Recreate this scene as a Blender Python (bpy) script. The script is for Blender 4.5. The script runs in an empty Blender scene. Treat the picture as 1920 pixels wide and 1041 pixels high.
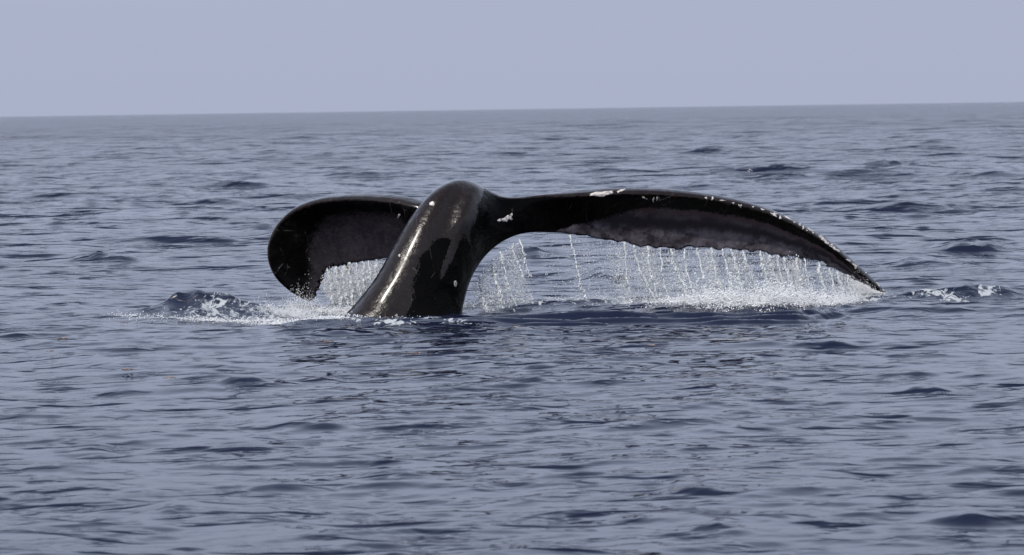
import bpy, math, numpy as np
from mathutils import Vector, Matrix, kdtree, noise as mnoise
from mathutils.bvhtree import BVHTree

S = bpy.context.scene
COL = S.collection
rng = np.random.default_rng(7)

# ------------------------------------------------------------------ camera
CAM_H = 1.3
F = 5707.0                       # focal length in photo pixels (photo is 1920 wide)
PITCH = math.atan(315.5 / F)
ROLL = math.radians(0.836)
fwd = Vector((0, math.cos(PITCH), -math.sin(PITCH)))
r0 = Vector((1, 0, 0)); u0 = Vector((0, math.sin(PITCH), math.cos(PITCH)))
RGT = r0 * math.cos(ROLL) - u0 * math.sin(ROLL)
UPV = u0 * math.cos(ROLL) + r0 * math.sin(ROLL)
cam_d = bpy.data.cameras.new('camera'); cam = bpy.data.objects.new('camera', cam_d); COL.objects.link(cam)
cam_d.lens = 36.0 * F / 1920.0; cam_d.sensor_width = 36.0
cam_d.clip_start = 0.3; cam_d.clip_end = 60000
M = Matrix.Identity(4)
for i in range(3):
    M[i][0] = RGT[i]; M[i][1] = UPV[i]; M[i][2] = -fwd[i]
M[0][3], M[1][3], M[2][3] = 0, 0, CAM_H
cam.matrix_world = M
cam_d.dof.use_dof = True; cam_d.dof.focus_distance = 20.1; cam_d.dof.aperture_fstop = 8
S.camera = cam

# ------------------------------------------------------------------ light
SUN_EL = math.radians(48); SUN_AZ = math.radians(-138)      # azimuth from +Y, clockwise; behind and left of the camera
VEIL = (4.1, 4.5, 5.95); VEIL_UP = (8.7, 9.8, 12.5)
W = bpy.data.worlds.new('World'); S.world = W; W.use_nodes = True
nt = W.node_tree; nt.nodes.clear()
sky = nt.nodes.new('ShaderNodeTexSky'); sky.sky_type = 'NISHITA'; sky.sun_disc = False
sky.sun_elevation = SUN_EL; sky.sun_rotation = SUN_AZ
sky.air_density = 1.0; sky.dust_density = 1.5; sky.ozone_density = 1.6
mixw = nt.nodes.new('ShaderNodeMix'); mixw.data_type = 'RGBA'; mixw.inputs[0].default_value = 0.96
bg = nt.nodes.new('ShaderNodeBackground'); bg.inputs[1].default_value = 0.1
# sea haze: an even veil, a little brighter above the horizon, thinning to blue overhead
tc = nt.nodes.new('ShaderNodeTexCoord'); sx_ = nt.nodes.new('ShaderNodeSeparateXYZ'); nt.links.new(tc.outputs['Generated'], sx_.inputs[0])
mr = nt.nodes.new('ShaderNodeMapRange'); mr.inputs[1].default_value = 0.035; mr.inputs[2].default_value = 0.30; mr.inputs[3].default_value = 0.0; mr.inputs[4].default_value = 1.0
nt.links.new(sx_.outputs[2], mr.inputs[0])
vm = nt.nodes.new('ShaderNodeMix'); vm.data_type = 'RGBA'; vm.inputs[6].default_value = (*VEIL, 1); vm.inputs[7].default_value = (*VEIL_UP, 1)
mf = nt.nodes.new('ShaderNodeMapRange'); mf.inputs[1].default_value = 0.25; mf.inputs[2].default_value = 0.85; mf.inputs[3].default_value = 0.96; mf.inputs[4].default_value = 0.30
nt.links.new(sx_.outputs[2], mf.inputs[0]); nt.links.new(mf.outputs[0], mixw.inputs[0])        # the haze thins overhead, where the blue shows through
nt.links.new(mr.outputs[0], vm.inputs[0]); nt.links.new(vm.outputs[2], mixw.inputs[7])
ow = nt.nodes.new('ShaderNodeOutputWorld')
nt.links.new(sky.outputs[0], mixw.inputs[6]); nt.links.new(mixw.outputs[2], bg.inputs[0]); nt.links.new(bg.outputs[0], ow.inputs[0])
sun_d = bpy.data.lights.new('sun', 'SUN'); sun_d.energy = 4.0; sun_d.angle = math.radians(0.6); sun_d.color = (1, 0.95, 0.87)
sun = bpy.data.objects.new('sun', sun_d); COL.objects.link(sun)
sdir = Vector((math.sin(SUN_AZ) * math.cos(SUN_EL), math.cos(SUN_AZ) * math.cos(SUN_EL), math.sin(SUN_EL)))
sun.rotation_euler = sdir.to_track_quat('Z', 'Y').to_euler()
S.view_settings.view_transform = 'Standard'; S.view_settings.look = 'None'
S.view_settings.exposure = 0; S.view_settings.gamma = 1; S.view_settings.use_curve_mapping = False
S.cycles.max_bounces = 8; S.cycles.transparent_max_bounces = 8
S.cycles.caustics_reflective = False; S.cycles.caustics_refractive = False
S.render.film_transparent = False

# ------------------------------------------------------------------ helpers
def at(px, py, Y):
    """photo pixel + distance -> world point"""
    d = fwd + RGT * ((px - 960) / F) - UPV * ((py - 520.5) / F)
    k = Y / d.y
    return Vector((d.x * k, Y, CAM_H + d.z * k))

def on_water(px, py):
    d = fwd + RGT * ((px - 960) / F) - UPV * ((py - 520.5) / F)
    k = -CAM_H / d.z
    return d.x * k, d.y * k

def tag(o, label=None, cat=None, group=None, kind=None):
    if label: o['label'] = label
    if cat: o['category'] = cat
    if group: o['group'] = group
    if kind: o['kind'] = kind
    return o

def mesh_np(name, V, Q, mat, smooth=True, parent=None, fn=4):
    me = bpy.data.meshes.new(name)
    V = np.asarray(V, np.float32); Q = np.asarray(Q, np.int32)
    me.vertices.add(len(V)); me.vertices.foreach_set('co', V.ravel())
    me.loops.add(Q.size); me.loops.foreach_set('vertex_index', Q.ravel())
    me.polygons.add(len(Q))
    me.polygons.foreach_set('loop_start', np.arange(0, Q.size, fn, dtype=np.int32))
    me.update(calc_edges=True)
    if smooth: me.polygons.foreach_set('use_smooth', np.ones(len(Q), bool))
    if mat: me.materials.append(mat)
    o = bpy.data.objects.new(name, me); COL.objects.link(o)
    if parent: o.parent = parent
    return o

def set_attr(o, name, arr):
    a = o.data.attributes.new(name, 'FLOAT', 'POINT')
    a.data.foreach_set('value', np.asarray(arr, np.float32).ravel())

def catmull(P, n):
    P = np.asarray(P, float); m = len(P)
    t = np.linspace(0, m - 1, n); i = np.clip(t.astype(int), 0, m - 2); f = (t - i)[:, None]
    g = lambda k: P[np.clip(k, 0, m - 1)]
    p0, p1, p2, p3 = g(i - 1), g(i), g(i + 1), g(i + 2)
    p0 = np.where((i == 0)[:, None], 2 * p1 - p2, p0); p3 = np.where((i == m - 2)[:, None], 2 * p2 - p1, p3)
    return 0.5 * (2 * p1 + (p2 - p0) * f + (2 * p0 - 5 * p1 + 4 * p2 - p3) * f ** 2 + (3 * p1 - p0 - 3 * p2 + p3) * f ** 3)

def nodes(name):
    m = bpy.data.materials.new(name); m.use_nodes = True
    n = m.node_tree; n.nodes.clear()
    out = n.nodes.new('ShaderNodeOutputMaterial')
    return m, n, out
def N(n, t, **k):
    x = n.nodes.new(t)
    for a, b in k.items(): setattr(x, a, b)
    return x
def math_n(n, op, a, b=None, clamp=False):
    x = n.nodes.new('ShaderNodeMath'); x.operation = op; x.use_clamp = clamp
    for i, v in enumerate((a, b)):
        if v is None: continue
        if isinstance(v, (int, float)): x.inputs[i].default_value = v
        else: n.links.new(v, x.inputs[i])
    return x.outputs[0]
def sstep(n, v, lo, hi, a=0.0, b=1.0):
    x = n.nodes.new('ShaderNodeMapRange'); x.interpolation_type = 'SMOOTHSTEP'
    n.links.new(v, x.inputs[0])
    for i, q in enumerate((lo, hi, a, b)): x.inputs[i + 1].default_value = q
    return x.outputs[0]
def noise_n(n, vec, scale, detail=3, rough=0.5, dist=0.0):
    x = n.nodes.new('ShaderNodeTexNoise'); x.inputs['Scale'].default_value = scale
    x.inputs['Detail'].default_value = detail; x.inputs['Roughness'].default_value = rough; x.inputs['Distortion'].default_value = dist
    if vec is not None: n.links.new(vec, x.inputs['Vector'])
    return x.outputs[0]
def attr_n(n, name):
    x = n.nodes.new('ShaderNodeAttribute'); x.attribute_name = name; return x.outputs['Fac']
def mapping_n(n, vec, scale, rot=(0, 0, 0)):
    x = n.nodes.new('ShaderNodeMapping'); n.links.new(vec, x.inputs[0]); x.inputs['Scale'].default_value = scale; x.inputs['Rotation'].default_value = rot
    return x.outputs[0]
def mixc(n, f, a, b):
    x = n.nodes.new('ShaderNodeMix'); x.data_type = 'RGBA'
    if isinstance(f, float): x.inputs[0].default_value = f
    else: n.links.new(f, x.inputs[0])
    for i, v in ((6, a), (7, b)):
        if isinstance(v, tuple): x.inputs[i].default_value = (*v, 1)
        else: n.links.new(v, x.inputs[i])
    return x.outputs[2]
def mixf(n, f, a, b):
    x = n.nodes.new('ShaderNodeMix'); x.data_type = 'FLOAT'; n.links.new(f, x.inputs[0])
    for i, v in ((2, a), (3, b)):
        if isinstance(v, (int, float)): x.inputs[i].default_value = v
        else: n.links.new(v, x.inputs[i])
    return x.outputs[0]

# ------------------------------------------------------------------ materials
def mat_water():
    m, n, out = nodes('sea_water')
    pos = N(n, 'ShaderNodeNewGeometry').outputs['Position']
    b = N(n, 'ShaderNodeBsdfPrincipled')
    foam = attr_n(n, 'foam'); churn = attr_n(n, 'churn'); calm = attr_n(n, 'calm')
    # fine wind ripples, finer than the mesh
    v1 = mapping_n(n, pos, (1.0, 1.35, 1), (0, 0, 0.25))
    v2 = mapping_n(n, pos, (1.3, 1.0, 1), (0, 0, -0.5))
    n1 = noise_n(n, v1, 6.5, 3, 0.55, 0.3); n2 = noise_n(n, v2, 21, 2, 0.5, 0.2)
    patch = sstep(n, noise_n(n, mapping_n(n, pos, (0.5, 0.22, 1)), 0.55, 2), 0.35, 0.68, 0.35, 1.25)
    h = math_n(n, 'ADD', math_n(n, 'MULTIPLY', n1, 0.0028), math_n(n, 'MULTIPLY', n2, 0.0003))
    h = math_n(n, 'MULTIPLY', h, patch)
    h2 = math_n(n, 'MULTIPLY', math_n(n, 'MULTIPLY', noise_n(n, pos, 26, 4, 0.6), churn), 0.011)
    h = math_n(n, 'ADD', h, h2)
    lost = attr_n(n, 'lost')
    lw = math_n(n, 'ADD', math_n(n, 'MULTIPLY', noise_n(n, mapping_n(n, pos, (1, 1.6, 1), (0, 0, 0.2)), 0.9, 4, 0.62), 0.36), math_n(n, 'MULTIPLY', noise_n(n, mapping_n(n, pos, (1, 1.4, 1), (0, 0, -0.3)), 0.12, 2, 0.5), 0.6))
    def streaks(sx_, sy_, rot, lo, hi, height):     # sparse short steep ripple fronts
        nn = noise_n(n, mapping_n(n, pos, (sx_, sy_, 1), (0, 0, rot)), 1.0, 2.5, 0.45, 0.35)
        return math_n(n, 'MULTIPLY', sstep(n, nn, lo, hi), height)
    h = math_n(n, 'ADD', h, streaks(4.2, 9.0, 0.10, 0.52, 0.71, 0.0058))
    h = math_n(n, 'ADD', h, streaks(1.8, 4.2, -0.12, 0.53, 0.70, 0.021))
    h = math_n(n, 'ADD', h, math_n(n, 'MULTIPLY', streaks(0.75, 1.7, 0.05, 0.50, 0.68, 0.080), sstep(n, lost, 0.03, 0.3)))
    h = math_n(n, 'ADD', h, math_n(n, 'MULTIPLY', streaks(0.25, 0.6, 0.0, 0.50, 0.68, 0.42), sstep(n, lost, 0.3, 0.8)))
    h = math_n(n, 'ADD', h, math_n(n, 'MULTIPLY', lw, sstep(n, lost, 0.3, 1.0, 0, 1)))
    h = math_n(n, 'MULTIPLY', h, calm)
    bump = N(n, 'ShaderNodeBump'); bump.inputs['Strength'].default_value = 1; bump.inputs['Distance'].default_value = 1
    n.links.new(h, bump.inputs['Height']); n.links.new(bump.outputs[0], b.inputs['Normal'])
    # foam: lacy and broken
    fpos = mapping_n(n, pos, (1.0, 0.45, 1))
    fn = noise_n(n, fpos, 15, 6, 0.72, 1.6)
    vor = N(n, 'ShaderNodeTexVoronoi'); vor.inputs['Scale'].default_value = 22; n.links.new(fpos, vor.inputs['Vector'])
    cell = sstep(n, vor.outputs['Distance'], 0.1, 0.6, -0.28, 0.12)
    fs = math_n(n, 'ADD', math_n(n, 'ADD', foam, math_n(n, 'MULTIPLY', math_n(n, 'SUBTRACT', fn, 0.5), 3.2)), cell)
    fm = sstep(n, fs, 0.62, 0.86)
    fm = math_n(n, 'MULTIPLY', fm, sstep(n, foam, 0.02, 0.15))
    deep = (0.006, 0.0092, 0.025); aer = (0.05, 0.075, 0.11)
    body = mixc(n, sstep(n, churn, 0.2, 1.3, 0, 0.06), deep, aer)
    n.links.new(mixc(n, fm, body, (0.36, 0.38, 0.40)), b.inputs['Base Color'])
    n.links.new(mixf(n, fm, sstep(n, lost, 0.0, 1.0, 0.07, 0.13), 0.6), b.inputs['Roughness'])
    b.inputs['IOR'].default_value = 1.333
    n.links.new(b.outputs[0], out.inputs[0])
    return m

def mat_skin():
    m, n, out = nodes('wet_whale_skin')
    pos = N(n, 'ShaderNodeNewGeometry').outputs['Position']
    b = N(n, 'ShaderNodeBsdfPrincipled')
    under = attr_n(n, 'under'); sheen_paint = attr_n(n, 'sheen_paint'); span = attr_n(n, 'span'); chord = attr_n(n, 'chord')
    blot = noise_n(n, pos, 5, 5, 0.6, 0.5)
    fine = noise_n(n, pos, 42, 4, 0.65)
    # streaks running down the chord
    cb = N(n, 'ShaderNodeCombineXYZ'); n.links.new(math_n(n, 'MULTIPLY', span, 46), cb.inputs[0]); n.links.new(math_n(n, 'MULTIPLY', chord, 5), cb.inputs[1])
    streak = noise_n(n, cb.outputs[0], 1.0, 4, 0.6, 0.6)
    edge = math_n(n, 'ADD', under, math_n(n, 'MULTIPLY', math_n(n, 'SUBTRACT', noise_n(n, pos, 24, 5, 0.75, 0.8), 0.5), 0.5))
    um = sstep(n, edge, 0.40, 0.62)  # grey inner skin; its ragged edge paints the sea's reflection
    grey = mixc(n, sstep(n, math_n(n, 'ADD', math_n(n, 'MULTIPLY', blot, 0.5), math_n(n, 'MULTIPLY', streak, 0.5)), 0.36, 0.64), (0.020, 0.016, 0.020), (0.12, 0.105, 0.12))
    grey = mixc(n, sstep(n, chord, 0.50, 0.36, 0, 0.8), grey, (0.05, 0.032, 0.034))  # lit strip below the rim painted brownish
    grey = mixc(n, math_n(n, 'MULTIPLY', math_n(n, 'MULTIPLY', sstep(n, chord, 0.36, 0.55), sstep(n, chord, 0.76, 0.58)), sstep(n, span, 1.5, 2.0, 1, 0)), grey, (0.022, 0.018, 0.022))  # dark band paints the shading of the camber into the skin
    grey = mixc(n, sstep(n, span, 1.5, 2.0, 0, 0.88), grey, (0.012, 0.010, 0.014))
    black = mixc(n, sstep(n, blot, 0.35, 0.7), (0.001, 0.0009, 0.0009), (0.003, 0.0025, 0.0025))
    fe = math_n(n, 'ADD', sheen_paint, math_n(n, 'MULTIPLY', math_n(n, 'SUBTRACT', noise_n(n, mapping_n(n, pos, (1.5, 1, 0.5)), 14, 5, 0.75, 0.6), 0.5), 0.55))
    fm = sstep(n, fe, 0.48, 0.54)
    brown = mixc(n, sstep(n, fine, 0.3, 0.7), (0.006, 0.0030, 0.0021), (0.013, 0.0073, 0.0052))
    c = mixc(n, fm, black, brown)  # sky sheen and dark reflections painted as brown and black
    c = mixc(n, um, c, grey)
    # pale scratches
    sc = N(n, 'ShaderNodeTexVoronoi'); sc.feature = 'DISTANCE_TO_EDGE'; sc.inputs['Scale'].default_value = 5.2
    n.links.new(mapping_n(n, pos, (1.6, 1, 0.7), (0, 0.5, 0)), sc.inputs['Vector'])
    scm = math_n(n, 'MULTIPLY', sstep(n, sc.outputs['Distance'], 0.0, 0.010, 1, 0), sstep(n, noise_n(n, pos, 8, 2), 0.56, 0.66, 0, 0.5))
    c = mixc(n, scm, c, (0.16, 0.14, 0.14))
    # pinprick pale spots
    sp = N(n, 'ShaderNodeTexVoronoi'); sp.inputs['Scale'].default_value = 26; n.links.new(pos, sp.inputs['Vector'])
    spm = math_n(n, 'MULTIPLY', sstep(n, sp.outputs['Distance'], 0.05, 0.10, 1, 0), sstep(n, noise_n(n, pos, 5, 1), 0.66, 0.74, 0, 0.5))
    c = mixc(n, spm, c, (0.3, 0.28, 0.27))
    n.links.new(c, b.inputs['Base Color'])
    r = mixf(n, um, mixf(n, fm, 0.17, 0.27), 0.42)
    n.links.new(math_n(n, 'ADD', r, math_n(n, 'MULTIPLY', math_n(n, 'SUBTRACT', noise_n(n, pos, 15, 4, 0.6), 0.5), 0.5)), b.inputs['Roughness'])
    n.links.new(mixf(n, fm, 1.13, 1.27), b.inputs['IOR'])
    bump = N(n, 'ShaderNodeBump'); bump.inputs['Strength'].default_value = 1
    bump.inputs['Distance'].default_value = 1
    hh = math_n(n, 'ADD', math_n(n, 'MULTIPLY', fine, 0.0022), math_n(n, 'MULTIPLY', noise_n(n, pos, 13, 4), 0.012))
    hh = math_n(n, 'ADD', hh, math_n(n, 'MULTIPLY', math_n(n, 'MULTIPLY', streak, um), 0.006))
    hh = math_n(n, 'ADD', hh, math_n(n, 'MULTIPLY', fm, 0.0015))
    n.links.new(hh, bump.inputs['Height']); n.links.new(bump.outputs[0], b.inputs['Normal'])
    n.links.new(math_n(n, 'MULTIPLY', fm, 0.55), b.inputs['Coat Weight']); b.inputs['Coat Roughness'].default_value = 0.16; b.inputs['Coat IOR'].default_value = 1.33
    n.links.new(b.outputs[0], out.inputs[0])
    return m

def mat_simple(name, c1, c2, scale, rough, bump=0.002, trans=0.0, ior=1.45, soft=0.0):
    m, n, out = nodes(name)
    pos = N(n, 'ShaderNodeNewGeometry').outputs['Position']
    b = N(n, 'ShaderNodeBsdfPrincipled')
    v = noise_n(n, pos, scale, 4, 0.6)
    n.links.new(mixc(n, sstep(n, v, 0.35, 0.65), c1, c2), b.inputs['Base Color'])
    b.inputs['Roughness'].default_value = rough; b.inputs['IOR'].default_value = ior
    b.inputs['Transmission Weight'].default_value = trans
    if bump:
        bp = N(n, 'ShaderNodeBump'); bp.inputs['Distance'].default_value = 1; bp.inputs['Strength'].default_value = 1
        n.links.new(math_n(n, 'MULTIPLY', v, bump), bp.inputs['Height']); n.links.new(bp.outputs[0], b.inputs['Normal'])
    if soft:
        tr = N(n, 'ShaderNodeBsdfTranslucent'); tr.inputs[0].default_value = (*c2, 1); ms = N(n, 'ShaderNodeMixShader'); ms.inputs[0].default_value = soft
        n.links.new(b.outputs[0], ms.inputs[1]); n.links.new(tr.outputs[0], ms.inputs[2]); n.links.new(ms.outputs[0], out.inputs[0])
    else: n.links.new(b.outputs[0], out.inputs[0])
    return m

M_WATER = mat_water(); M_SKIN = mat_skin()
M_DROP = mat_simple('water_droplet', (0.84, 0.87, 0.90), (0.93, 0.94, 0.95), 9, 0.15, 0, 0.12, 1.33, 0.08)
M_STREAM = mat_simple('aerated_water', (0.72, 0.77, 0.82), (0.92, 0.93, 0.95), 30, 0.2, 0.004, 0.08, 1.33, 0.08)
M_FOAM = mat_simple('white_foam', (0.74, 0.77, 0.80), (0.92, 0.93, 0.95), 8, 0.5, 0, 0, 1.33, 0.12)
M_BARN = mat_simple('barnacle_shell', (0.30, 0.26, 0.24), (0.66, 0.63, 0.60), 60, 0.5, 0.004)
M_WEED = mat_simple('sargassum', (0.20, 0.09, 0.035), (0.36, 0.19, 0.07), 80, 0.5, 0.002)

# ------------------------------------------------------------------ the sea
def fft_tile(L, n, lmin, lmax, slope, wind, spread, choppy, seed, peak=0.0, fall=3.6):
    r = np.random.default_rng(seed)
    k1 = np.fft.fftfreq(n, L / n) * 2 * np.pi
    kx, ky = np.meshgrid(k1, k1); k = np.hypot(kx, ky); k[0, 0] = 1
    w = np.abs(np.cos(np.arctan2(ky, kx) - wind)) ** spread * 0.94 + 0.06
    P = k ** -fall * w * np.exp(-(k * lmin / (2 * np.pi)) ** 4) * np.exp(-(2 * np.pi / (k * lmax)) ** 4)
    H = np.sqrt(P) * (r.standard_normal((n, n)) + 1j * r.standard_normal((n, n))); H[0, 0] = 0
    h = np.fft.ifft2(H).real
    dx = np.fft.ifft2(-1j * kx / k * H).real; dy = np.fft.ifft2(-1j * ky / k * H).real
    sx = np.fft.ifft2(1j * kx * H).real; sy = np.fft.ifft2(1j * ky * H).real
    if peak:      # flat troughs and short steep crests
        q = h / h.std(); h = (np.exp(peak * q) - 1) / peak * h.std() / math.exp(0.5 * peak * peak)
        h -= h.mean(); sy, sx = np.gradient(h, L / n)
    s = slope / math.sqrt((sx ** 2 + sy ** 2).mean())
    return (L, n, np.stack([h * s, -dx * s * choppy, -dy * s * choppy], -1).astype(np.float32))
# tile, heading, finest mesh spacing that still carries it, crest lengthening
TILES = [(fft_tile(127.0, 512, 4.0, 40.0, 0.036, 1.1, 4, 1.0, 1), 0.3, 1.3, 0.85),
         (fft_tile(37.0, 512, 0.7, 4.0, 0.050, 1.55, 4, 1.2, 2, 0.25, 2.5), -0.2, 0.30, 0.75),
         (fft_tile(11.3, 512, 0.11, 0.70, 0.100, 1.15, 3, 1.6, 3, 0.2, 2.6), 0.55, 0.060, 0.62),
         (fft_tile(3.7, 512, 0.04, 0.20, 0.06, 2.2, 2, 1.0, 4, 0.3, 2.8), -0.65, 0.020, 0.75)]

def sample(T, ang, x, y):
    L, n, A = T; c, s = math.cos(ang), math.sin(ang)
    u = ((c * x + s * y) / L * n) % n; v = ((-s * x + c * y) / L * n) % n
    i = u.astype(int) % n; j = v.astype(int) % n; fu = (u - np.floor(u))[..., None]; fv = (v - np.floor(v))[..., None]
    i1 = (i + 1) % n; j1 = (j + 1) % n
    r = (A[j, i] * (1 - fu) + A[j, i1] * fu) * (1 - fv) + (A[j1, i] * (1 - fu) + A[j1, i1] * fu) * fv
    return r[..., 0], c * r[..., 1] - s * r[..., 2], s * r[..., 1] + c * r[..., 2]

def g(x, y, cx, cy, sx, sy, ang=0.0):
    c, s = math.cos(ang), math.sin(ang); X = (x - cx) * c + (y - cy) * s; Y = -(x - cx) * s + (y - cy) * c
    return np.exp(-0.5 * ((X / sx) ** 2 + (Y / sy) ** 2))
def seg(x, y, pts, w):
    """soft band along a polyline"""
    d = np.full(np.shape(x), 1e9)
    for (ax, ay), (bx, by) in zip(pts[:-1], pts[1:]):
        vx, vy = bx - ax, by - ay; t = np.clip(((x - ax) * vx + (y - ay) * vy) / (vx * vx + vy * vy), 0, 1)
        d = np.minimum(d, np.hypot(x - ax - t * vx, y - ay - t * vy))
    return np.exp(-0.5 * (d / w) ** 2)
LUMP = fft_tile(2.9, 256, 0.06, 0.6, 1.0, 0.3, 0.5, 0.0, 9)
def lump(x, y): return sample(LUMP, 0.4, np.asarray(x, float), np.asarray(y, float))[0] * 6.0

WP = lambda px, py: on_water(px, py)
hl = WP(335, 590); hl2 = WP(420, 592); hr = WP(1830, 556); hm = WP(1260, 582); pb = WP(768, 580)
ridge = [WP(880, 598), WP(1050, 596), WP(1300, 592), WP(1480, 588), WP(1600, 576)]
foamL = [WP(225, 594), WP(260, 596), WP(370, 600), WP(520, 603), WP(620, 600)]
WAVELETS = [(200, 497, 62, 11), (440, 684, 60, 10), (575, 684, 30, 5), (1735, 709, 40, 9), (1195, 654, 38, 5), (1375, 740, 70, 5), (975, 687, 50, 6), (1205, 980, 60, 8), (1690, 323, 60, 4),
            (1128, 512, 34, 12), (990, 492, 32, 10), (1100, 690, 40, 5), (1330, 912, 40, 8), (700, 830, 60, 8), (120, 790, 50, 7), (1560, 640, 35, 5), (1800, 900, 60, 8), (330, 880, 60, 8), (1010, 745, 40, 5), (1290, 860, 50, 7), (1850, 480, 60, 14), (1750, 500, 60, 10), (760, 960, 70, 8), (560, 760, 50, 6)]
def local(x, y):
    """bulges, churn and foam the tail has raised: height, churn, foam, calm"""
    x = np.asarray(x, float); y = np.asarray(y, float); near = (np.abs(y - 20.3) < 3.2) & (np.abs(x) < 5)
    H = np.zeros_like(x); C = np.zeros_like(x); Fm = np.zeros_like(x); K = np.ones_like(x)
    X, Y = x[near], y[near]
    q = lump(X, Y)
    h = 0.0 * X
    for (px, a_, sx_, dy_) in ((296, .035, .07, .30), (320, .062, .045, .28), (340, .070, .05, .32), (362, .055, .04, .25), (388, .072, .06, .30), (418, .052, .05, .22), (448, .048, .07, .30), (490, .03, .09, .26)):
        h += a_ * g(X, Y, WP(px, 590)[0], hl[1] + dy_, sx_, 0.075 if px < 380 else 0.10, 0.3)
    h += 0.035 * g(X, Y, hl2[0] - 0.05, hl2[1] + 0.30, 0.26, 0.22, -0.2)
    h += 0.03 * g(X, Y, hl[0] + 0.05, hl[1] + 0.15, 0.45, 0.22)
    h += 0.085 * (1 + 0.2 * q) * g(X, Y, hr[0], hr[1] + 0.26, 0.30, 0.085) + 0.05 * g(X, Y, hr[0] - 0.35, hr[1] + 0.7, 0.35, 0.3)
    h += 0.065 * g(X, Y, hm[0], hm[1] + 0.40, 0.5, 0.25) + 0.05 * g(X, Y, hm[0] - 0.75, hm[1] + 0.75, 0.3, 0.2)
    rx = np.array([p[0] for p in ridge]); ry = np.interp(X, rx, [p[1] for p in ridge]); dy = Y - ry
    ends = 1 / (1 + np.exp(-(X - rx[0] - 0.15) / 0.12)) / (1 + np.exp((X - rx[-1] + 0.2) / 0.12))
    h += 0.040 * ends * np.exp(-0.5 * (dy / 0.16) ** 2)
    wp = 0.05 * lump(X * 0.35, Y * 0.5) + 0.03 * lump(X * 0.9 + 2, Y)
    tr = np.cos(2 * np.pi * (dy + wp) / 0.21); tr = (np.exp(1.1 * tr) - 1.3) / 1.7        # train of short steep rings pushed outward
    h += 0.034 * ends * np.exp(-0.5 * ((dy + 0.15) / 0.34) ** 2) * tr * np.clip(0.75 + 0.8 * lump(X * 0.5 + 7, Y * 0.8), 0.1, 1.5)
    h += 0.05 * seg(X, Y, [WP(640, 600), WP(760, 604), WP(880, 602)], 0.16)
    ch = np.zeros_like(X)
    ch += 1.0 * seg(X, Y, [WP(240, 594), WP(640, 598)], 0.28) + 1.0 * g(X, Y, hl2[0], hl2[1] + 0.25, 0.35, 0.3)
    ch += 1.0 * seg(X, Y, [WP(880, 578), WP(1150, 566), WP(1500, 562)], 0.35) + 0.9 * g(X, Y, hr[0], hr[1] + 0.25, 0.42, 0.3)
    ch += 0.8 * seg(X, Y, [WP(660, 592), WP(950, 592)], 0.22)
    ch = np.clip(ch, 0, 1.3)
    h += ch * (q * 0.022 + lump(X * 2.3 + 1, Y * 2.3) * 0.008)
    fo = 0.62 * np.clip(0.8 + 0.9 * lump(X * 0.8, Y * 2), 0, 1.4) * seg(X, Y, foamL, 0.12) + 0.50 * g(X, Y, hl2[0] + 0.05, hl2[1] + 0.16, 0.20, 0.20) + 0.5 * seg(X, Y, [WP(400, 590), WP(560, 590)], 0.2)
    fo += 0.55 * g(X, Y, *WP(560, 585), 0.22, 0.4)
    fo = np.minimum(fo, 0.58)
    fb = np.clip(0.75 + 1.3 * lump(X * 0.9 + 5, Y * 2.2), 0, 1.5)
    fo += 0.52 * fb * seg(X, Y, [WP(575, 600), WP(680, 603), WP(745, 608)], 0.07)
    fo += 0.48 * fb * seg(X, Y, [WP(690, 596), WP(760, 599), WP(820, 606), WP(900, 605)], 0.06)
    fo += 0.22 * fb * seg(X, Y, [WP(680, 606), WP(960, 606)], 0.10)
    fo += 0.62 * seg(X, Y, [WP(880, 562), WP(960, 560), WP(1060, 556), WP(1150, 552)], 0.14) + 0.30 * seg(X, Y, [WP(880, 575), WP(1150, 570)], 0.3)
    fo += 1.05 * seg(X, Y, [WP(1310, 566), WP(1400, 568), WP(1500, 564), WP(1560, 560)], 0.17) + 0.5 * seg(X, Y, [WP(1270, 568), WP(1580, 556)], 0.35)
    fo += 0.62 * seg(X, Y, [WP(1735, 552), WP(1780, 555), WP(1815, 557)], 0.06) + 0.8 * seg(X, Y, [WP(1845, 546), WP(1832, 549), WP(1850, 553), WP(1866, 548)], 0.035) + 0.35 * seg(X, Y, [WP(1890, 545), WP(1920, 549)], 0.08)
    fo += 0.12 * g(X, Y, hr[0], hr[1] + 0.2, 0.4, 0.25) + 0.5 * seg(X, Y, [WP(1640, 528), WP(1780, 524)], 0.07)
    fo = np.clip(fo, 0, 1.15)
    for (px, py, wd, hp) in WAVELETS:
        cx, cy = on_water(px, py + hp * 0.8); s_ = cy / F; m_ = (np.abs(x - cx) < 3 * wd * s_) & (np.abs(y - cy) < 1.2)
        xx, yy = x[m_], y[m_]; a = hp * s_ * 1.35
        H[m_] += a * np.exp(-0.5 * ((xx - cx) / (wd * s_ * 0.8)) ** 2) * np.exp(-0.5 * ((yy - cy - a * 2 + 0.25 * (xx - cx)) / np.where(yy < cy + a * 2, a * 1.5, a * 5)) ** 2) * (1 + 0.6 * lump(xx * 1.5, yy))
    H[near] += h; C[near] = ch; Fm[near] = fo
    K[near] = 1 - 0.85 * seg(X, Y, [WP(900, 600), WP(1050, 602), WP(1580, 594)], 0.33)
    return H, C, Fm, K

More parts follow.
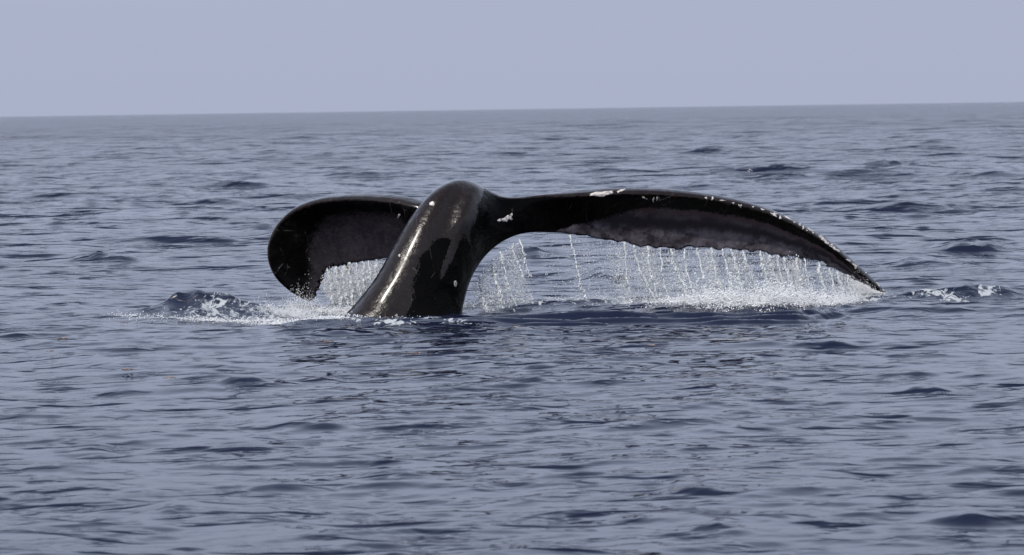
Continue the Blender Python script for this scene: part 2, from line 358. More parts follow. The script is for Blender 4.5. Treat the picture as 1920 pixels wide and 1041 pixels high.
def sea_height(x, y, mesh_mode=False, spacing=None):
    x = np.asarray(x, float); y = np.asarray(y, float)
    z = np.zeros_like(x); ox = np.zeros_like(x); oy = np.zeros_like(x); lost = np.zeros_like(x)
    t = np.clip((y - 22) / 22, 0, 1); gust = t * t * (3 - 2 * t)        # the breeze is fresher beyond the slick round the whale
    gust = gust * (1 + 0.8 * sample(TILES[0][0], 1.1, x * 0.9, y * 0.9)[0] / TILES[0][0][2][..., 0].std() * 0.4)
    for q, (T, a, smin, el) in enumerate(TILES):
        h, dx, dy = sample(T, a, x * el, y); gq = 1 + gust * (0, 0.6, 0.35, 0.3)[q]; h = h * gq; dx = dx * np.minimum(gq, 1.3); dy = dy * np.minimum(gq, 1.3)
        if spacing is not None:
            f = np.clip(2.2 - spacing / smin, 0, 1)
        else: f = 1.0
        z += h * f; ox += dx * f; oy += dy * f; lost += (1 - f) / 4
    H, C, Fm, K = local(x, y)
    z = z * (0.5 + 0.5 * K) + H
    return z, ox, oy, C, Fm, K, lost

def build_sea():
    r = [0.4]; 
    while r[-1] < 26000:
        d = r[-1]
        if d < 6: s = 0.10 * max(d, 1.0) * 0.6
        elif 17.8 < d < 22.6: s = 0.020
        elif d < 60: s = 0.0020 * d
        elif d < 400: s = 0.0020 * d * (1 + (d - 60) / 80)
        else: s = 0.0020 * d * min(5.2 + (d - 400) / 50, 60)
        r.append(d + s)
    r = np.array(r)
    a = [0.0]
    while a[-1] < math.pi:
        t = a[-1]; a.append(t + (0.00105 if t < 0.19 else min(0.00105 * (1 + (t - 0.19) * 60), 0.06)))
    a = np.array(a); a = a * math.pi / a[-1]
    ang = np.concatenate([-a[::-1], a[1:-1]]); nc = len(ang); nr = len(r)
    R, A = np.meshgrid(r, ang, indexing='ij')
    X = R * np.sin(A); Y = R * np.cos(A)
    dr = np.gradient(r)[:, None] * np.ones((1, nc)); da = np.gradient(ang)[None, :] * R
    sp = np.maximum(dr * 0.8, np.abs(da))
    z, ox, oy, C, Fm, K, LO = sea_height(X, Y, True, sp)
    V = np.stack([X + ox, Y + oy, z], -1).reshape(-1, 3)
    idx = np.arange(nr * nc).reshape(nr, nc); nx = np.roll(idx, -1, 1)
    Q = np.stack([idx[:-1], nx[:-1], nx[1:], idx[1:]], -1).reshape(-1, 4)
    o = mesh_np('sea', V, Q, M_WATER)
    set_attr(o, 'foam', Fm); set_attr(o, 'churn', C); set_attr(o, 'calm', K); set_attr(o, 'lost', LO)     # lost: share of the waves too short for the mesh out there
    tag(o, kind='structure', label='rippled grey blue open sea running out to the horizon')
    print('SEA', 'tris', 2 * len(Q))
    print('SEA', nr, nc, len(Q), 'normal z', o.data.polygons[nr * 50].normal.z)
    return o
sea = build_sea()

# ------------------------------------------------------------------ the whale's tail
def prof(s):
    q = s ** 0.62
    return 5 * (0.2969 * np.sqrt(q) - 0.126 * q - 0.3516 * q ** 2 + 0.2843 * q ** 3 - 0.1036 * q ** 4)

def fluke(stations, n, jag_from, camber, seed):
    """stations: (lead px,py,Y, trail px,py,Y, thickness, camber m)"""
    Lp = catmull([at(s[0], s[1], s[2])[:] for s in stations], n)
    Tp = catmull([at(s[3], s[4], s[5])[:] for s in stations], n)
    th = catmull([[s[6], s[7]] for s in stations], n)
    r = np.random.default_rng(seed)
    # ragged trailing edge
    ph = np.arange(n)
    j = np.zeros(n)
    for k, am in ((9, .15), (17, .2), (33, .3), (61, .4), (97, 0.35)):
        j += am * np.sin(ph / n * 2 * np.pi * k * 0.5 + r.uniform(0, 6.3))
    t = np.linspace(0, 1, n); j *= 0.018 * np.clip((t - jag_from) * 6, 0, 1)
    ch = Tp - Lp; Tp = Tp + ch / np.linalg.norm(ch, axis=1)[:, None] * j[:, None]; ch = Tp - Lp
    tan = np.gradient(0.6 * Lp + 0.4 * Tp, axis=0)
    nrm = np.cross(ch, tan); nrm /= np.linalg.norm(nrm, axis=1)[:, None] + 1e-9
    nrm *= np.sign(-nrm[:, 1:2]).mean() if abs(np.sign(nrm[:, 1]).mean()) > .2 else 1
    sv = np.sign(-nrm[:, 1]); nrm *= np.where(sv == 0, 1, sv)[:, None]     # towards the viewer
    m = 44
    s = 0.5 - 0.5 * np.cos(np.linspace(0, np.pi, m)); s = s ** 1.15
    pr = prof(s)
    rings = []; S_ = []; U_ = []; B_ = []
    for i in range(n):
        tm = min(0.011, 0.5 * th[i, 0])
        hw = th[i, 0] * pr + tm * np.sqrt(np.clip(s * 12, 0, 1)) * np.sqrt(np.clip((1 - s) * 25, 0, 1))
        cam_ = -th[i, 1] * 4 * s * (1 - s)
        c = Lp[i] + s[:, None] * ch[i]
        f = c + nrm[i] * (hw * 0.85 + cam_)[:, None]; bk = c + nrm[i] * (-hw + cam_)[:, None]
        rings.append(np.concatenate([f, bk[-2:0:-1]]))
        S_.append(np.concatenate([s, s[-2:0:-1]])); U_.append(np.full(2 * m - 2, t[i])); B_.append(np.concatenate([np.ones(m), np.zeros(m - 2)]))
    V = np.concatenate(rings); k = 2 * m - 2
    Q = []
    for i in range(n - 1):
        for jx in range(k):
            Q.append((i * k + jx, i * k + (jx + 1) % k, (i + 1) * k + (jx + 1) % k, (i + 1) * k + jx))
    faces = Q + [tuple(range(k))[::-1], tuple(range((n - 1) * k, n * k))]
    return V, faces, np.concatenate(S_), np.concatenate(U_), np.concatenate(B_), Lp, Tp, nrm, th

RIGHT = [  # leading edge, trailing edge, thickness, camber
 (872, 379, 20.42, 860, 566, 20.05, 0.20, 0.00),
 (905, 368, 20.40, 884, 535, 20.08, 0.20, 0.00),
 (935, 366, 20.38, 928, 483, 20.18, 0.18, 0.01),
 (975, 367, 20.38, 975, 451, 20.30, 0.17, 0.015),
 (1030, 363, 20.40, 1030, 438, 20.42, 0.15, 0.02),
 (1090, 359, 20.42, 1090, 443, 20.50, 0.135, 0.03),
 (1170, 355, 20.46, 1170, 457, 20.58, 0.12, 0.04),
 (1260, 358, 20.50, 1250, 466, 20.64, 0.115, 0.05),
 (1350, 370, 20.56, 1335, 467, 20.70, 0.11, 0.05),
 (1430, 390, 20.62, 1405, 472, 20.74, 0.105, 0.05),
 (1500, 421, 20.68, 1470, 480, 20.78, 0.095, 0.04),
 (1560, 459, 20.75, 1530, 490, 20.82, 0.08, 0.03),
 (1612, 504, 20.82, 1585, 515, 20.86, 0.065, 0.015),
 (1655, 543, 20.88, 1640, 548, 20.90, 0.045, 0.005),
 (1706, 592, 20.96, 1698, 598, 20.96, 0.02, 0.0)]
LEFT = [
 (872, 384, 20.42, 880, 470, 20.30, 0.18, 0.00),
 (800, 381, 20.48, 815, 482, 20.50, 0.16, 0.01),
 (745, 370, 20.60, 760, 484, 20.72, 0.14, 0.03),
 (690, 366, 20.76, 712, 487, 20.90, 0.125, 0.05),
 (640, 367, 20.92, 672, 493, 21.04, 0.12, 0.06),
 (592, 374, 21.06, 648, 497, 21.14, 0.115, 0.06),
 (552, 390, 21.18, 626, 501, 21.20, 0.11, 0.05),
 (522, 418, 21.28, 613, 508, 21.24, 0.105, 0.04),
 (505, 452, 21.33, 607, 519, 21.26, 0.10, 0.03),
 (503, 486, 21.34, 603, 530, 21.28, 0.085, 0.02),
 (516, 519, 21.33, 598, 543, 21.29, 0.065, 0.01),
 (543, 546, 21.31, 590, 556, 21.30, 0.045, 0.0),
 (570, 562, 21.30, 580, 566, 21.30, 0.03, 0.0)]

def peduncle():
    secs = []
    def sec(l, r, Y, b, tilt=0.0, dY=0.0):
        Lw, Rw = at(l[0], l[1], Y - dY), at(r[0], r[1], Y + dY)
        c = (Lw + Rw) / 2; A = (Rw - Lw) / 2
        B = Vector((0, -math.cos(tilt), math.sin(tilt))) * b
        secs.append((c, A, B))
    sec((470, 900), (880, 860), 19.75, 0.38, 0.3, 0.0)
    sec((560, 745), (872, 715), 19.85, 0.33, 0.25, 0.02)
    sec((622, 622), (866, 622), 19.93, 0.29, 0.2, 0.04)
    sec((664, 573), (869, 574), 19.98, 0.265, 0.2, 0.05)
    sec((704, 522), (884, 532), 20.02, 0.245, 0.22, 0.06)
    sec((737, 464), (900, 482), 20.07, 0.225, 0.28, 0.06)
    sec((768, 413), (915, 436), 20.13, 0.205, 0.4, 0.05)
    sec((803, 373), (924, 402), 20.21, 0.175, 0.65, 0.04)
    sec((836, 363), (930, 384), 20.32, 0.150, 1.05, 0.02)
    sec((856, 372), (934, 380), 20.45, 0.110, 1.35, 0.0)
    sec((866, 382), (920, 388), 20.60, 0.060, 1.5, 0.0)
    n = 90; k = 96
    C = catmull([s[0][:] for s in secs], n); A = catmull([s[1][:] for s in secs], n); B = catmull([s[2][:] for s in secs], n)
    th = np.linspace(0, 2 * np.pi, k, endpoint=False); ct, st = np.cos(th), np.sin(th)
    V = []; w = np.linspace(0, 1, n)
    for i in range(n):
        x = np.sign(ct) * np.abs(ct) ** 0.92
        yy = st.copy()
        front = np.clip(st, 0, 1)
        hi = np.clip((w[i] - 0.50) / 0.10, 0, 1) * np.clip((0.86 - w[i]) / 0.1, 0, 1)
        rid = 0.05 * np.exp(-((x + 0.45) / 0.34) ** 2) + hi * (0.17 * np.exp(-((x - 0.40) / 0.24) ** 2) - 0.14 * np.exp(-((x - 0.0) / 0.26) ** 2))
        am = 1.0
        yy = yy + front * rid * am
        V.append(C[i] + x[:, None] * A[i] + yy[:, None] * B[i])
    V = np.concatenate(V)
    Q = [(i * k + j, i * k + (j + 1) % k, (i + 1) * k + (j + 1) % k, (i + 1) * k + j) for i in range(n - 1) for j in range(k)]
    Q += [tuple(range(k))[::-1], tuple(range((n - 1) * k, n * k))]
    return V, Q

def nub():
    """the torn flap of skin hanging from the left fluke's trailing edge"""
    V = []; k = 10
    for (px, py, r) in [(650, 490, .016), (652, 500, .015), (656, 508, .012), (659, 514, .011), (660, 517, .005)]:
        c = at(px, py, 21.13)
        for a in range(k): V.append((c.x + r * math.cos(a * 6.283 / k), c.y + r * math.sin(a * 6.283 / k), c.z))
    Q = [(i * k + j, i * k + (j + 1) % k, (i + 1) * k + (j + 1) % k, (i + 1) * k + j) for i in range(4) for j in range(k)]
    return np.array(V), Q + [tuple(range(k))[::-1], tuple(range(4 * k, 5 * k))]

def build_tail():
    RV, RQ, rs, ru, rb, RL, RT, rn, rth = fluke(RIGHT, 150, 0.30, 0, 3)
    LV, LQ, ls, lu, lb, LL, LT, ln, lth = fluke(LEFT, 130, 0.25, 0, 11)
    PV, PQ = peduncle()
    import bmesh
    bm = bmesh.new()
    for V, Q in ((RV, RQ), (LV, LQ), (PV, PQ), nub()):
        vs = [bm.verts.new(v) for v in V]
        for q in Q: bm.faces.new([vs[i] for i in q])
    bmesh.ops.recalc_face_normals(bm, faces=bm.faces)
    me = bpy.data.meshes.new('tmp'); bm.to_mesh(me); bm.free()
    tmp = bpy.data.objects.new('tmp', me); COL.objects.link(tmp)
    md = tmp.modifiers.new('r', 'REMESH'); md.mode = 'VOXEL'; md.voxel_size = 0.0095; md.use_smooth_shade = True
    dg = bpy.context.evaluated_depsgraph_get(); ev = tmp.evaluated_get(dg); m2 = bpy.data.meshes.new_from_object(ev)
    bpy.data.objects.remove(tmp); bpy.data.meshes.remove(me)
    nv = len(m2.vertices); co = np.empty(nv * 3, np.float32); m2.vertices.foreach_get('co', co); co = co.reshape(-1, 3).astype(float)
    ne = len(m2.edges); e = np.empty(ne * 2, np.int32); m2.edges.foreach_get('vertices', e); e = e.reshape(-1, 2)
    deg = np.bincount(e.ravel(), minlength=nv).astype(float)
    # blend weights: strong where stock and flukes meet
    jr = at(915, 420, 20.3); jl = at(810, 400, 20.4); jt = at(930, 368, 20.35); jb = at(890, 500, 20.1)
    def bl(c, sx): return np.exp(-0.5 * (((co - np.array(c[:])) ** 2).sum(1) / sx ** 2))
    wj = np.clip(1.4 * (bl(jr, 0.15) + 0.5 * bl(jt, 0.10) + bl(jb, 0.12)) + 0.5 * bl(jl, 0.06), 0, 1)
    def lap(c):
        a = np.zeros_like(c)
        for d in range(3):
            a[:, d] = np.bincount(e[:, 0], c[e[:, 1], d], nv) + np.bincount(e[:, 1], c[e[:, 0], d], nv)
        return a / deg[:, None] - c
    for it in range(6):            # take the voxel steps off everywhere without shrinking
        co = co + 0.5 * lap(co); co = co - 0.52 * lap(co)
    for it in range(520):
        co = co + (0.6 * wj)[:, None] * lap(co)
    for it in range(3):
        co = co + 0.35 * lap(co)
    m2.vertices.foreach_set('co', co.astype(np.float32).ravel()); m2.update()
    m2.name = 'whale_tail'
    # skin zones and painted sheen from the nearest point of the lofts
    src = np.concatenate([RV, LV]); sS = np.concatenate([rs, ls]); sU = np.concatenate([ru, lu]); sB = np.concatenate([rb, lb]); side = np.concatenate([np.ones(len(RV)), np.zeros(len(LV))])
    kd = kdtree.KDTree(len(src))
    for i, v in enumerate(src): kd.insert(v, i)
    kd.balance()
    kp = kdtree.KDTree(len(PV))
    for i, v in enumerate(PV): kp.insert(v, i)
    kp.balance()
    under = np.zeros(nv); sheen_paint = np.zeros(nv); chord = np.zeros(nv); span = np.zeros(nv)
    sx = lambda a, b, v: float(np.clip((v - a) / (b - a), 0, 1))
    # photo-space zones are only used to read off which strip of the loft is which
    for i in range(nv):
        p = co[i]; _, j, d = kd.find(p); _, jp, dp = kp.find(p)
        s, u, fr = sS[j], sU[j], sB[j]; chord[i] = s; span[i] = u + (0 if side[j] else 3)
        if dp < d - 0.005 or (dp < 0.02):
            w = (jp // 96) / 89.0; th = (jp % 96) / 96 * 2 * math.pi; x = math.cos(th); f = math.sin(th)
            # sky sheen painted brown over left and top of stock, dark water's reflection black
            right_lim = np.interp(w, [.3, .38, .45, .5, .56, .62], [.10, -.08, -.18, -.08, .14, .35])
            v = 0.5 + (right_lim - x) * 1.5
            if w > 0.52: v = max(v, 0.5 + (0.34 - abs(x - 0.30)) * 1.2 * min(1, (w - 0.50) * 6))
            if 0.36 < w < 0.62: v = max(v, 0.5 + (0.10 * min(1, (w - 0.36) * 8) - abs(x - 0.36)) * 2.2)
            v = min(v, 0.5 + (x + 0.90) * 3.5) if w < 0.7 else v  # reflection of dark water painted black along the left edge
            sheen_paint[i] = np.clip(v, 0, 1) if f > -0.3 else 0.3
        elif fr > 0.5:
            if side[j]: a = sx(0.30, 0.46, u); lim = 0.30 + 0.65 * (1 - a); gain = 3.0
            else: a = sx(0.08, 0.16, u) * (1 - sx(0.40, 0.66, u)); lim = 0.28 + 0.5 * (1 - a); gain = 1.5
            under[i] = np.clip(0.5 + (s - lim) * gain, 0, 1)
            if s > 0.975: under[i] = 0.2
            sheen_paint[i] = 0.62 if s < 0.05 else 0.5 - min(s - 0.05, 0.1) * 4  # sky sheen painted brown along the leading edge
        else:
            sheen_paint[i] = 0.62  # same painted sheen on the upward back faces
    o = bpy.data.objects.new('whale_tail', m2); COL.objects.link(o)
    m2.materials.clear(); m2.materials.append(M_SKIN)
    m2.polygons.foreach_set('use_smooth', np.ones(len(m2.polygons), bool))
    for nme, arr in (('under', under), ('sheen_paint', sheen_paint), ('chord', chord), ('span', span)): set_attr(o, nme, arr)
    m2.update()
    tag(o, 'glossy black humpback whale tail with drooping flukes rising out of the sea', 'whale')
    print('TAIL', nv)
    return o, (RL, RT, LL, LT)
tail, (RL, RT, LL, LT) = build_tail()
me = tail.data
BVH = BVHTree.FromPolygons([v.co[:] for v in me.vertices], [p.vertices[:] for p in me.polygons])
CAMP = Vector((0, 0, CAM_H))
def hit(px, py):
    d = (at(px, py, 20) - CAMP).normalized()
    p, nn, i, dist = BVH.ray_cast(CAMP, d)
    return p, nn

# ---- pale scars and barnacle crust: thin raised crusts that follow the skin
def crust(name, cx, cy, rx, ry, ang, label=None, seed=0, rag=0.3, lift=0.0035, n=22, outline=None):
    r = np.random.default_rng(seed); rings = 4
    pc, nc_ = hit(cx, cy)
    if pc is None: return None
    ph = r.uniform(0, 6.3, 4); pts = []
    for k in range(n):
        t = 2 * math.pi * k / n
        m_ = 1 + rag * (0.5 * math.sin(3 * t + ph[0]) + 0.35 * math.sin(5 * t + ph[1]) + 0.35 * math.sin(9 * t + ph[2]))
        x, y = rx * m_ * math.cos(t), ry * m_ * math.sin(t)
        pts.append((x * math.cos(ang) - y * math.sin(ang), x * math.sin(ang) + y * math.cos(ang)))
    if outline: pts = [(x * rx, y * ry) for x, y in outline]; n = len(pts)
    V = [pc + nc_ * lift * 1.3]; last = None
    for q in range(1, rings + 1):
        fq = q / rings
        for (x, y) in pts:
            p, nn = hit(cx + x * fq, cy + y * fq)
            if p is None or (p - pc).length > 0.4: p, nn = hit(cx + x * fq * 0.6, cy + y * fq * 0.6)
            if p is None or (p - pc).length > 0.4: p, nn = pc, nc_
            l = lift if q < rings else -0.002
            if q < rings: l *= 0.7 + 0.6 * r.random()
            V.append(p + nn * l)
    faces = [(0, 1 + k, 1 + (k + 1) % n) for k in range(n)]
    for q in range(rings - 1):
        a, b = 1 + q * n, 1 + (q + 1) * n
        faces += [(a + k, b + k, b + (k + 1) % n, a + (k + 1) % n) for k in range(n)]
    m_ = bpy.data.meshes.new(name); m_.from_pydata([v[:] for v in V], [], faces); m_.materials.append(M_BARN); m_.update()
    for p in m_.polygons: p.use_smooth = True
    o = bpy.data.objects.new(name, m_); COL.objects.link(o); o.parent = tail
    if label: o['label'] = label
    return o
crust('scar', 1128, 363.5, 24, 5.2, -0.10, 'long white scar on the leading edge of the right fluke', 1, 0.28)
crust('scar', 1164, 358, 9, 2.2, -0.35, 'short white scar beside the long one', 2, 0.3)
twig = [(-1, .45), (-.72, .12), (-.5, .3), (-.2, .1), (.1, -.25), (.35, -.55), (.62, -.5), (.9, -1), (1, -.6), (.82, -.2), (.98, .2), (.8, .45), (.66, .1), (.4, .3), (.25, .75), (0, .6), (-.25, .65), (-.5, .55), (-.75, .75)]
crust('scar', 947, 409, 16, 11, 0, 'white branching scar where the right fluke leaves the tail stock', 3, outline=twig)
crust('barnacle', 810, 382, 5.5, 4.5, 0.2, 'white barnacle high on the tail stock', 4, 0.3)
crust('barnacle', 749, 479.5, 2.2, 3.2, 0.1, 'small barnacle on the left of the tail stock', 5, 0.4)
crust('barnacle', 854, 532, 3.2, 6.5, 0.0, 'oval white barnacle low on the tail stock', 6, 0.1)
crust('barnacle', 748, 405, 1.6, 5, 0.5, None, 16, 0.6)
k = 20
for (x, y, rx, ry, an) in [(1208, 371, 5, 1.6, .5), (1225, 375, 1.6, 5, .2), (1232, 373, 1.6, 4, .2), (1324, 371, 2.4, 2.4, 0), (1336, 372, 2.2, 4, .2), (1354, 376, 6, 1.2, 0), (1375, 381, 2.4, 2.0, 0), (1388, 386, 3.6, 3, .3),
        (1452, 402, 6, 4, .4), (1463, 408, 2.2, 4, 0), (1478, 409, 10, 1.3, .5), (1500, 420, 2, 5, .1), (1506, 427, 1.8, 4, 0), (1490, 417, 2.4, 1.6, .1), (1647, 533, 5, 2.5, .9), (1639, 522, 2.4, 3.4, .8), (1656, 545, 3, 2, .8), (1628, 512, 1.8, 1.8, 0), (1430, 393, 4, 1.2, .3), (1412, 388, 1.8, 1.6, 0)]:
    crust('barnacle', x, y, rx, ry, an, None, k, 0.7, lift=0.002, n=14); k += 1
rim = np.array([(1515, 426), (1530, 437), (1545, 447), (1560, 459), (1575, 472), (1590, 484), (1604, 497), (1620, 512)], float)
for q in range(30):
    t = rng.random() ** 1.2 * 6.6; a = int(t); p = rim[a] * (1 - t + a) + rim[a + 1] * (t - a)
    big = rng.random() < 0.4
    crust('barnacle', p[0] - rng.normal(1.0, 1.6), p[1] + rng.normal(2.0, 1.8), rng.uniform(4, 9) if big else rng.uniform(1.2, 3), rng.uniform(1.4, 2.8) if big else rng.uniform(1, 2.2), 0.7 + rng.normal(0, .15), None, k, 0.8, lift=0.0018, n=14); k += 1

# ------------------------------------------------------------------ droplets
ICO = None
def droplets(P, R, stretch=None):
    """N drops -> vertices, triangles (octahedra, elongated along stretch)"""
    P = np.asarray(P); R = np.asarray(R); n = len(P)
    o = np.array([(1, 0, 0), (-.5, .866, 0), (-.5, -.866, 0), (0, 0, 1), (0, 0, -1)], float) * 1.1
    f = np.array([(0, 1, 3), (1, 2, 3), (2, 0, 3), (1, 0, 4), (2, 1, 4), (0, 2, 4)])
    sc = np.ones((n, 1, 3)); 
    if stretch is not None: sc[:, 0, 2] = stretch
    a = rng.uniform(0, 6.28, n); c, s = np.cos(a), np.sin(a)
    ov = o[None] * sc * R[:, None, None]
    V = np.stack([ov[..., 0] * c[:, None] - ov[..., 1] * s[:, None], ov[..., 0] * s[:, None] + ov[..., 1] * c[:, None], ov[..., 2]], -1) + P[:, None, :]
    T = f[None] + (np.arange(n) * 5)[:, None, None]
    return V.reshape(-1, 3), T.reshape(-1, 3)

def empty(name, loc):
    e = bpy.data.objects.new(name, None); COL.objects.link(e); e.location = loc; e.empty_display_size = 0.1
    return e
def place(o, parent):
    o.parent = parent; o.matrix_parent_inverse = Matrix.Translation(-Vector(parent.location))

def interp(P, x):
    """point of a polyline at world x"""
    o = np.argsort(P[:, 0]); return np.array([np.interp(x, P[o, 0], P[o, d]) for d in range(3)])

def stream(name, top, lean, width, seed, parent, dens=1.0, length=1.0):
    """a broken trickle: lumpy ribbon of beads, sagging sideways as it falls"""
    r = np.random.default_rng(seed)
    zb = float(sea_height([top[0]], [top[1]])[0][0]) - 0.02
    L = (top[2] - zb) * length
    n = int(L / 0.00075 * dens); t = np.sort(r.random(n))
    p1, p2 = r.uniform(0, 6, 2); wob = 0.005 * np.sin(t * 7 + p1) + 0.003 * np.sin(t * 23 + p2)
    w = width * (0.55 + 0.5 * t) * (0.8 + 0.35 * np.sin(t * 11 + seed)) 
    x = top[0] + (1.5 * lean + 0.02) * t ** 1.25 + wob + r.normal(0, 1, n) * w
    y = top[1] + r.normal(0, 1, n) * w * 1.3 - 0.06 * t
    z = top[2] - L * t
    R = r.uniform(0.0010, 0.0031, n) * (1 + 0.5 * (r.random(n) > 0.9))
    P = np.stack([x, y, z], 1)
    V, T = droplets(P, R, r.uniform(1.5, 6.0, n))
    # the unbroken upper thread
    m_ = 44; tt = np.linspace(0, 0.93 if dens > 0.8 else 0.5, m_); ring = 6; TV = []; 
    for i, q in enumerate(tt):
        cx = top[0] + (1.5 * lean + 0.02) * q ** 1.25 + 0.005 * math.sin(q * 7 + p1) + 0.003 * math.sin(q * 23 + p2); rad = (0.0040 * (1 - 0.55 * q) * (0.55 + 0.45 * r.random()) + 0.0012 * math.sin(q * 60 + seed)) * (0.8 + 0.25 * dens)
        for a in range(ring): TV.append((cx + rad * math.cos(a * 6.283 / ring), top[1] - 0.06 * q + rad * math.sin(a * 6.283 / ring), top[2] - L * q))
    TT = []
    for i in range(m_ - 1):
        for a in range(ring):
            b = (a + 1) % ring; TT += [(i * ring + a, i * ring + b, (i + 1) * ring + b), (i * ring + a, (i + 1) * ring + b, (i + 1) * ring + a)]
    TT = np.array(TT) + len(V); V = np.concatenate([V, TV]); T = np.concatenate([T, TT])
    o = mesh_np(name, V, T, M_STREAM, True, None, 3); place(o, parent); tag(o, kind='stuff')
    return o

def veil(name, edge, x0, x1, n, parent, seed, ylo=0.0, dens=lambda x: 1.0, rmax=0.0036):
    r = np.random.default_rng(seed)
    xs = r.uniform(x0, x1, n * 2); keep = r.random(n * 2) < np.array([dens(v) for v in xs]); xs = xs[keep][:n]; n = len(xs)
    top = interp(edge, xs).T
    t = r.random(n) ** 0.85
    zb = sea_height(top[:, 0], top[:, 1])[0]
    # clumps: drop sheets that share a lean
    P = np.stack([xs + 0.09 * t ** 1.5 + r.normal(0, 0.012, n), top[:, 1] + r.normal(0, 0.05, n), top[:, 2] - (top[:, 2] - zb) * t], 1)
    R = 0.0006 + rmax * 0.72 * r.random(n) ** 2.4
    V, T = droplets(P, R, r.uniform(0.9, 2.4, n))
    o = mesh_np(name, V, T, M_DROP, True, None, 3); place(o, parent); tag(o, kind='stuff')
    return o

X = lambda px, Y=20.6: at(px, 480, Y).x
# curtain under the long right fluke
e1 = empty('water_curtain', (X(1350), 20.65, 0)); tag(e1, 'long curtain of trickling water pouring off the right fluke', 'falling water')
for i, (px, ln_, w, d) in enumerate([(1068, 18, .005, .6), (1170, 4, .005, .7), (1186, 26, .005, 1.2), (1213, 10, .006, .9), (1236, 8, .004, .6), (1257, 24, .009, 1.6), (1282, 10, .005, .6), (1308, 10, .005, 1.2), (1333, 16, .006, 1.2), (1357, 12, .006, 1.1),
        (1373, 16, .007, 1.0), (1396, 18, .009, 1.8), (1428, 12, .007, 1.0), (1444, 18, .009, 1.9), (1462, 4, .006, 1.2), (1474, 8, .006, .9), (1498, 2, .008, 1.7), (1512, 8, .005, .8), (1540, 4, .008, 1.7), (1560, 6, .005, 1.0), (1577, 2, .006, 1.2), (1594, 2, .005, .9), (1606, 0, .005, .8)]):
    x = X(px, 20.65); tp = interp(RT, x)
    stream('stream', tp, ln_ / 285, w, 100 + i, e1, d)
def dr(x):
    px = x / (20.65) * F + 960
    if px < 1060: return 0.04
    if px < 1130: return 0.14
    d = 0.55 + 0.25 * math.sin(px * 0.11) + 0.2 * math.sin(px * 0.047 + 1)
    return d * (0.35 if 1505 < px < 1535 or 1546 < px < 1570 or 1345 < px < 1358 else 1)
veil('spray', RT, X(1010, 20.6), X(1640, 20.85), 60000, e1, 5, dens=dr)
# between stock and fluke
e2 = empty('water_curtain', (X(930, 20.3), 20.3, 0)); tag(e2, 'short curtain of water falling in the gap beside the tail stock', 'falling water')
for i, (px, ln_, w, d) in enumerate([(898, 6, .008, 1.2), (922, 12, .008, 1.7), (938, 16, .006, 1.2), (961, 10, .005, .5), (976, 8, .006, .8)]):
    x = X(px, 20.25); tp = interp(RT, x); stream('stream', tp, ln_ / 285, w, 200 + i, e2, d, 1.0 if px < 950 else 0.55)
veil('spray', RT, X(884, 20.1), X(975, 20.3), 10000, e2, 6)
# below the left fluke
e3 = empty('water_curtain', (X(650, 21), 21.1, 0)); tag(e3, 'curtain of water falling from the left fluke behind the tail stock', 'falling water')
for i, (px, ln_, w, d) in enumerate([(612, 4, .008, 1.2), (628, 4, .008, 1.5), (641, 2, .007, 1.2), (655, 0, .008, 1.9), (668, 4, .006, 1.2), (680, 4, .007, 1.5), (692, 2, .006, 1.2), (706, 2, .007, 1.3)]):
    x = X(px, 21.05); tp = interp(LT, x); stream('stream', tp, ln_ / 285, w, 300 + i, e3, d)
veil('spray', LT, X(600, 21.2), X(722, 20.9), 22000, e3, 7)

# ---- splashes: dense clouds of drops low over the water
def splash(name, spots, label, seed):
    r = np.random.default_rng(seed); Ps = []; Rs = []
    for (px, py, sx, sy, hz, n, rm) in spots:
        cx, cy = on_water(px, py)
        x = cx + r.normal(0, sx, n); y = cy + r.normal(0, sy, n)
        zb = sea_height(x, y)[0]
        cl = np.clip(0.6 + 0.9 * lump(x * 1.3 + 3, y * 0.7), 0.05, 2)
        z = zb + np.abs(r.exponential(hz, n)) * cl
        Ps.append(np.stack([x, y, z], 1)); Rs.append(0.0013 + rm * r.random(n) ** 2)
    P = np.concatenate(Ps); R = np.concatenate(Rs)
    if len(P) > 4000:      # break the larger drops up into finer ones
        P = np.concatenate([P, P + r.normal(0, 0.012, P.shape)]); P[:, 2] = np.maximum(P[:, 2], sea_height(P[:, 0], P[:, 1])[0]); R = np.concatenate([R, R]) * 0.72
    V, T = droplets(P, R, r.uniform(0.8, 1.5, len(P)))
    o = mesh_np(name, V, T, M_FOAM, True, None, 3); tag(o, label, 'splash', kind='stuff')
    return o
splash('splash', [(1370, 570, .22, .12, .020, 5000, .006), (1430, 570, .18, .14, .045, 9000, .007), (1490, 568, .14, .12, .030, 5000, .006), (1320, 572, .14, .12, .016, 2500, .005), (1540, 562, .12, .1, .03, 1800, .005), (1590, 556, .10, .08, .05, 1200, .003)],
       'white churned splash where the right fluke curtain hits the sea', 21)
splash('splash', [(480, 600, .28, .05, .004, 1500, .005), (570, 601, .18, .05, .004, 1100, .005), (390, 600, .2, .04, .004, 350, .005), (545, 585, .09, .12, .03, 1800, .004), (560, 573, .08, .08, .05, 1500, .003), (640, 576, .12, .12, .02, 1800, .005), (250, 596, .09, .04, .008, 700, .005)],
       'bubbly white splash trailing left of the tail stock', 22)
splash('splash', [(900, 566, .12, .12, .010, 900, .005), (980, 562, .22, .14, .008, 1100, .005), (1080, 562, .28, .2, .01, 900, .004), (1190, 560, .2, .2, .012, 900, .004), (800, 592, .3, .05, .004, 260, .005)],
       'loose droplets and foam flecks right of the tail stock', 23)

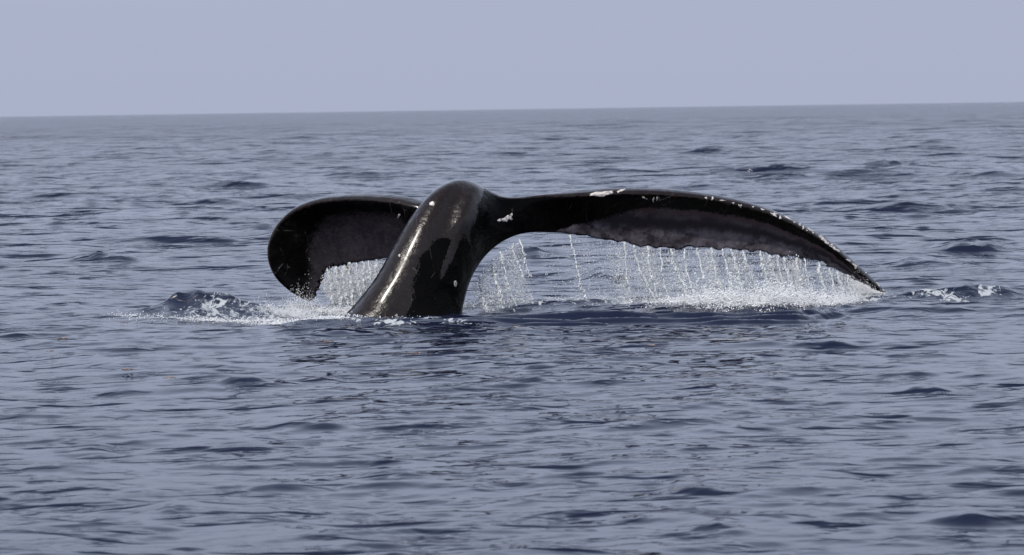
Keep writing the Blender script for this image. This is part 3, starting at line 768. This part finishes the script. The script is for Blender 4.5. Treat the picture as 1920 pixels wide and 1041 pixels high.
# ------------------------------------------------------------------ floating weed
def weed(px, py, size, seed, label):
    x, y = on_water(px, py); r = np.random.default_rng(seed)
    z = float(sea_height([x], [y])[0][0]) + 0.004; V = []; Fc = []
    for k in range(16):
        a = r.uniform(0, 6.28); d = r.uniform(0, size * 0.7); ln_ = r.uniform(.3, .7) * size; w = ln_ * 0.22; h = r.uniform(0.003, 0.15 * size)
        c = np.array([d * math.cos(a) * 1.4, d * math.sin(a), h * .3]); u = np.array([math.cos(a), math.sin(a), 0.15]); v = np.array([-math.sin(a), math.cos(a), r.uniform(-.5, .5)]); b = len(V)
        up = np.array([0, 0, h * .5])
        V += [c, c + u * ln_ * .4 + v * w + up, c + u * ln_ * .4 - v * w + up, c + u * ln_ + up * .4, c + u * ln_ * .4 - np.array([0, 0, .003])]
        Fc += [(b, b + 2, b + 1), (b + 1, b + 2, b + 3), (b, b + 1, b + 4), (b, b + 4, b + 2), (b + 1, b + 3, b + 4), (b + 4, b + 3, b + 2)]
    m_ = bpy.data.meshes.new('seaweed'); m_.from_pydata([tuple(q) for q in V], [], Fc); m_.materials.append(M_WEED); m_.update()
    o = bpy.data.objects.new('seaweed', m_); COL.objects.link(o); o.location = (x, y, z)
    return tag(o, label, 'seaweed', 'scraps of orange seaweed floating on the sea')
for i, (px, py, sz, lb) in enumerate([
    (183, 573, .030, 'flat reddish seaweed scrap left of the foamy hump'),
    (118, 626, .026, 'reddish seaweed scrap nearest the left edge of the photo'),
    (95, 645, .020, 'tiny orange seaweed scrap below the reddish one at the left'),
    (240, 670, .028, 'bright orange seaweed scrap below the left foam'),
    (318, 678, .024, 'pale yellowish seaweed scrap right of the bright orange one'),
    (235, 607, .020, 'faint orange seaweed scrap just under the left end of the foam'),
    (612, 630, .024, 'pale seaweed scrap below the bubbly foam left of the tail stock'),
    (780, 649, .018, 'small seaweed scrap straight below the tail stock'),
    (973, 608, .030, 'yellow brown seaweed clump right of the tail stock base'),
    (1221, 644, .020, 'reddish seaweed scrap below the middle of the right fluke')]):
    weed(px, py, sz * 1.25, 400 + i, lb)
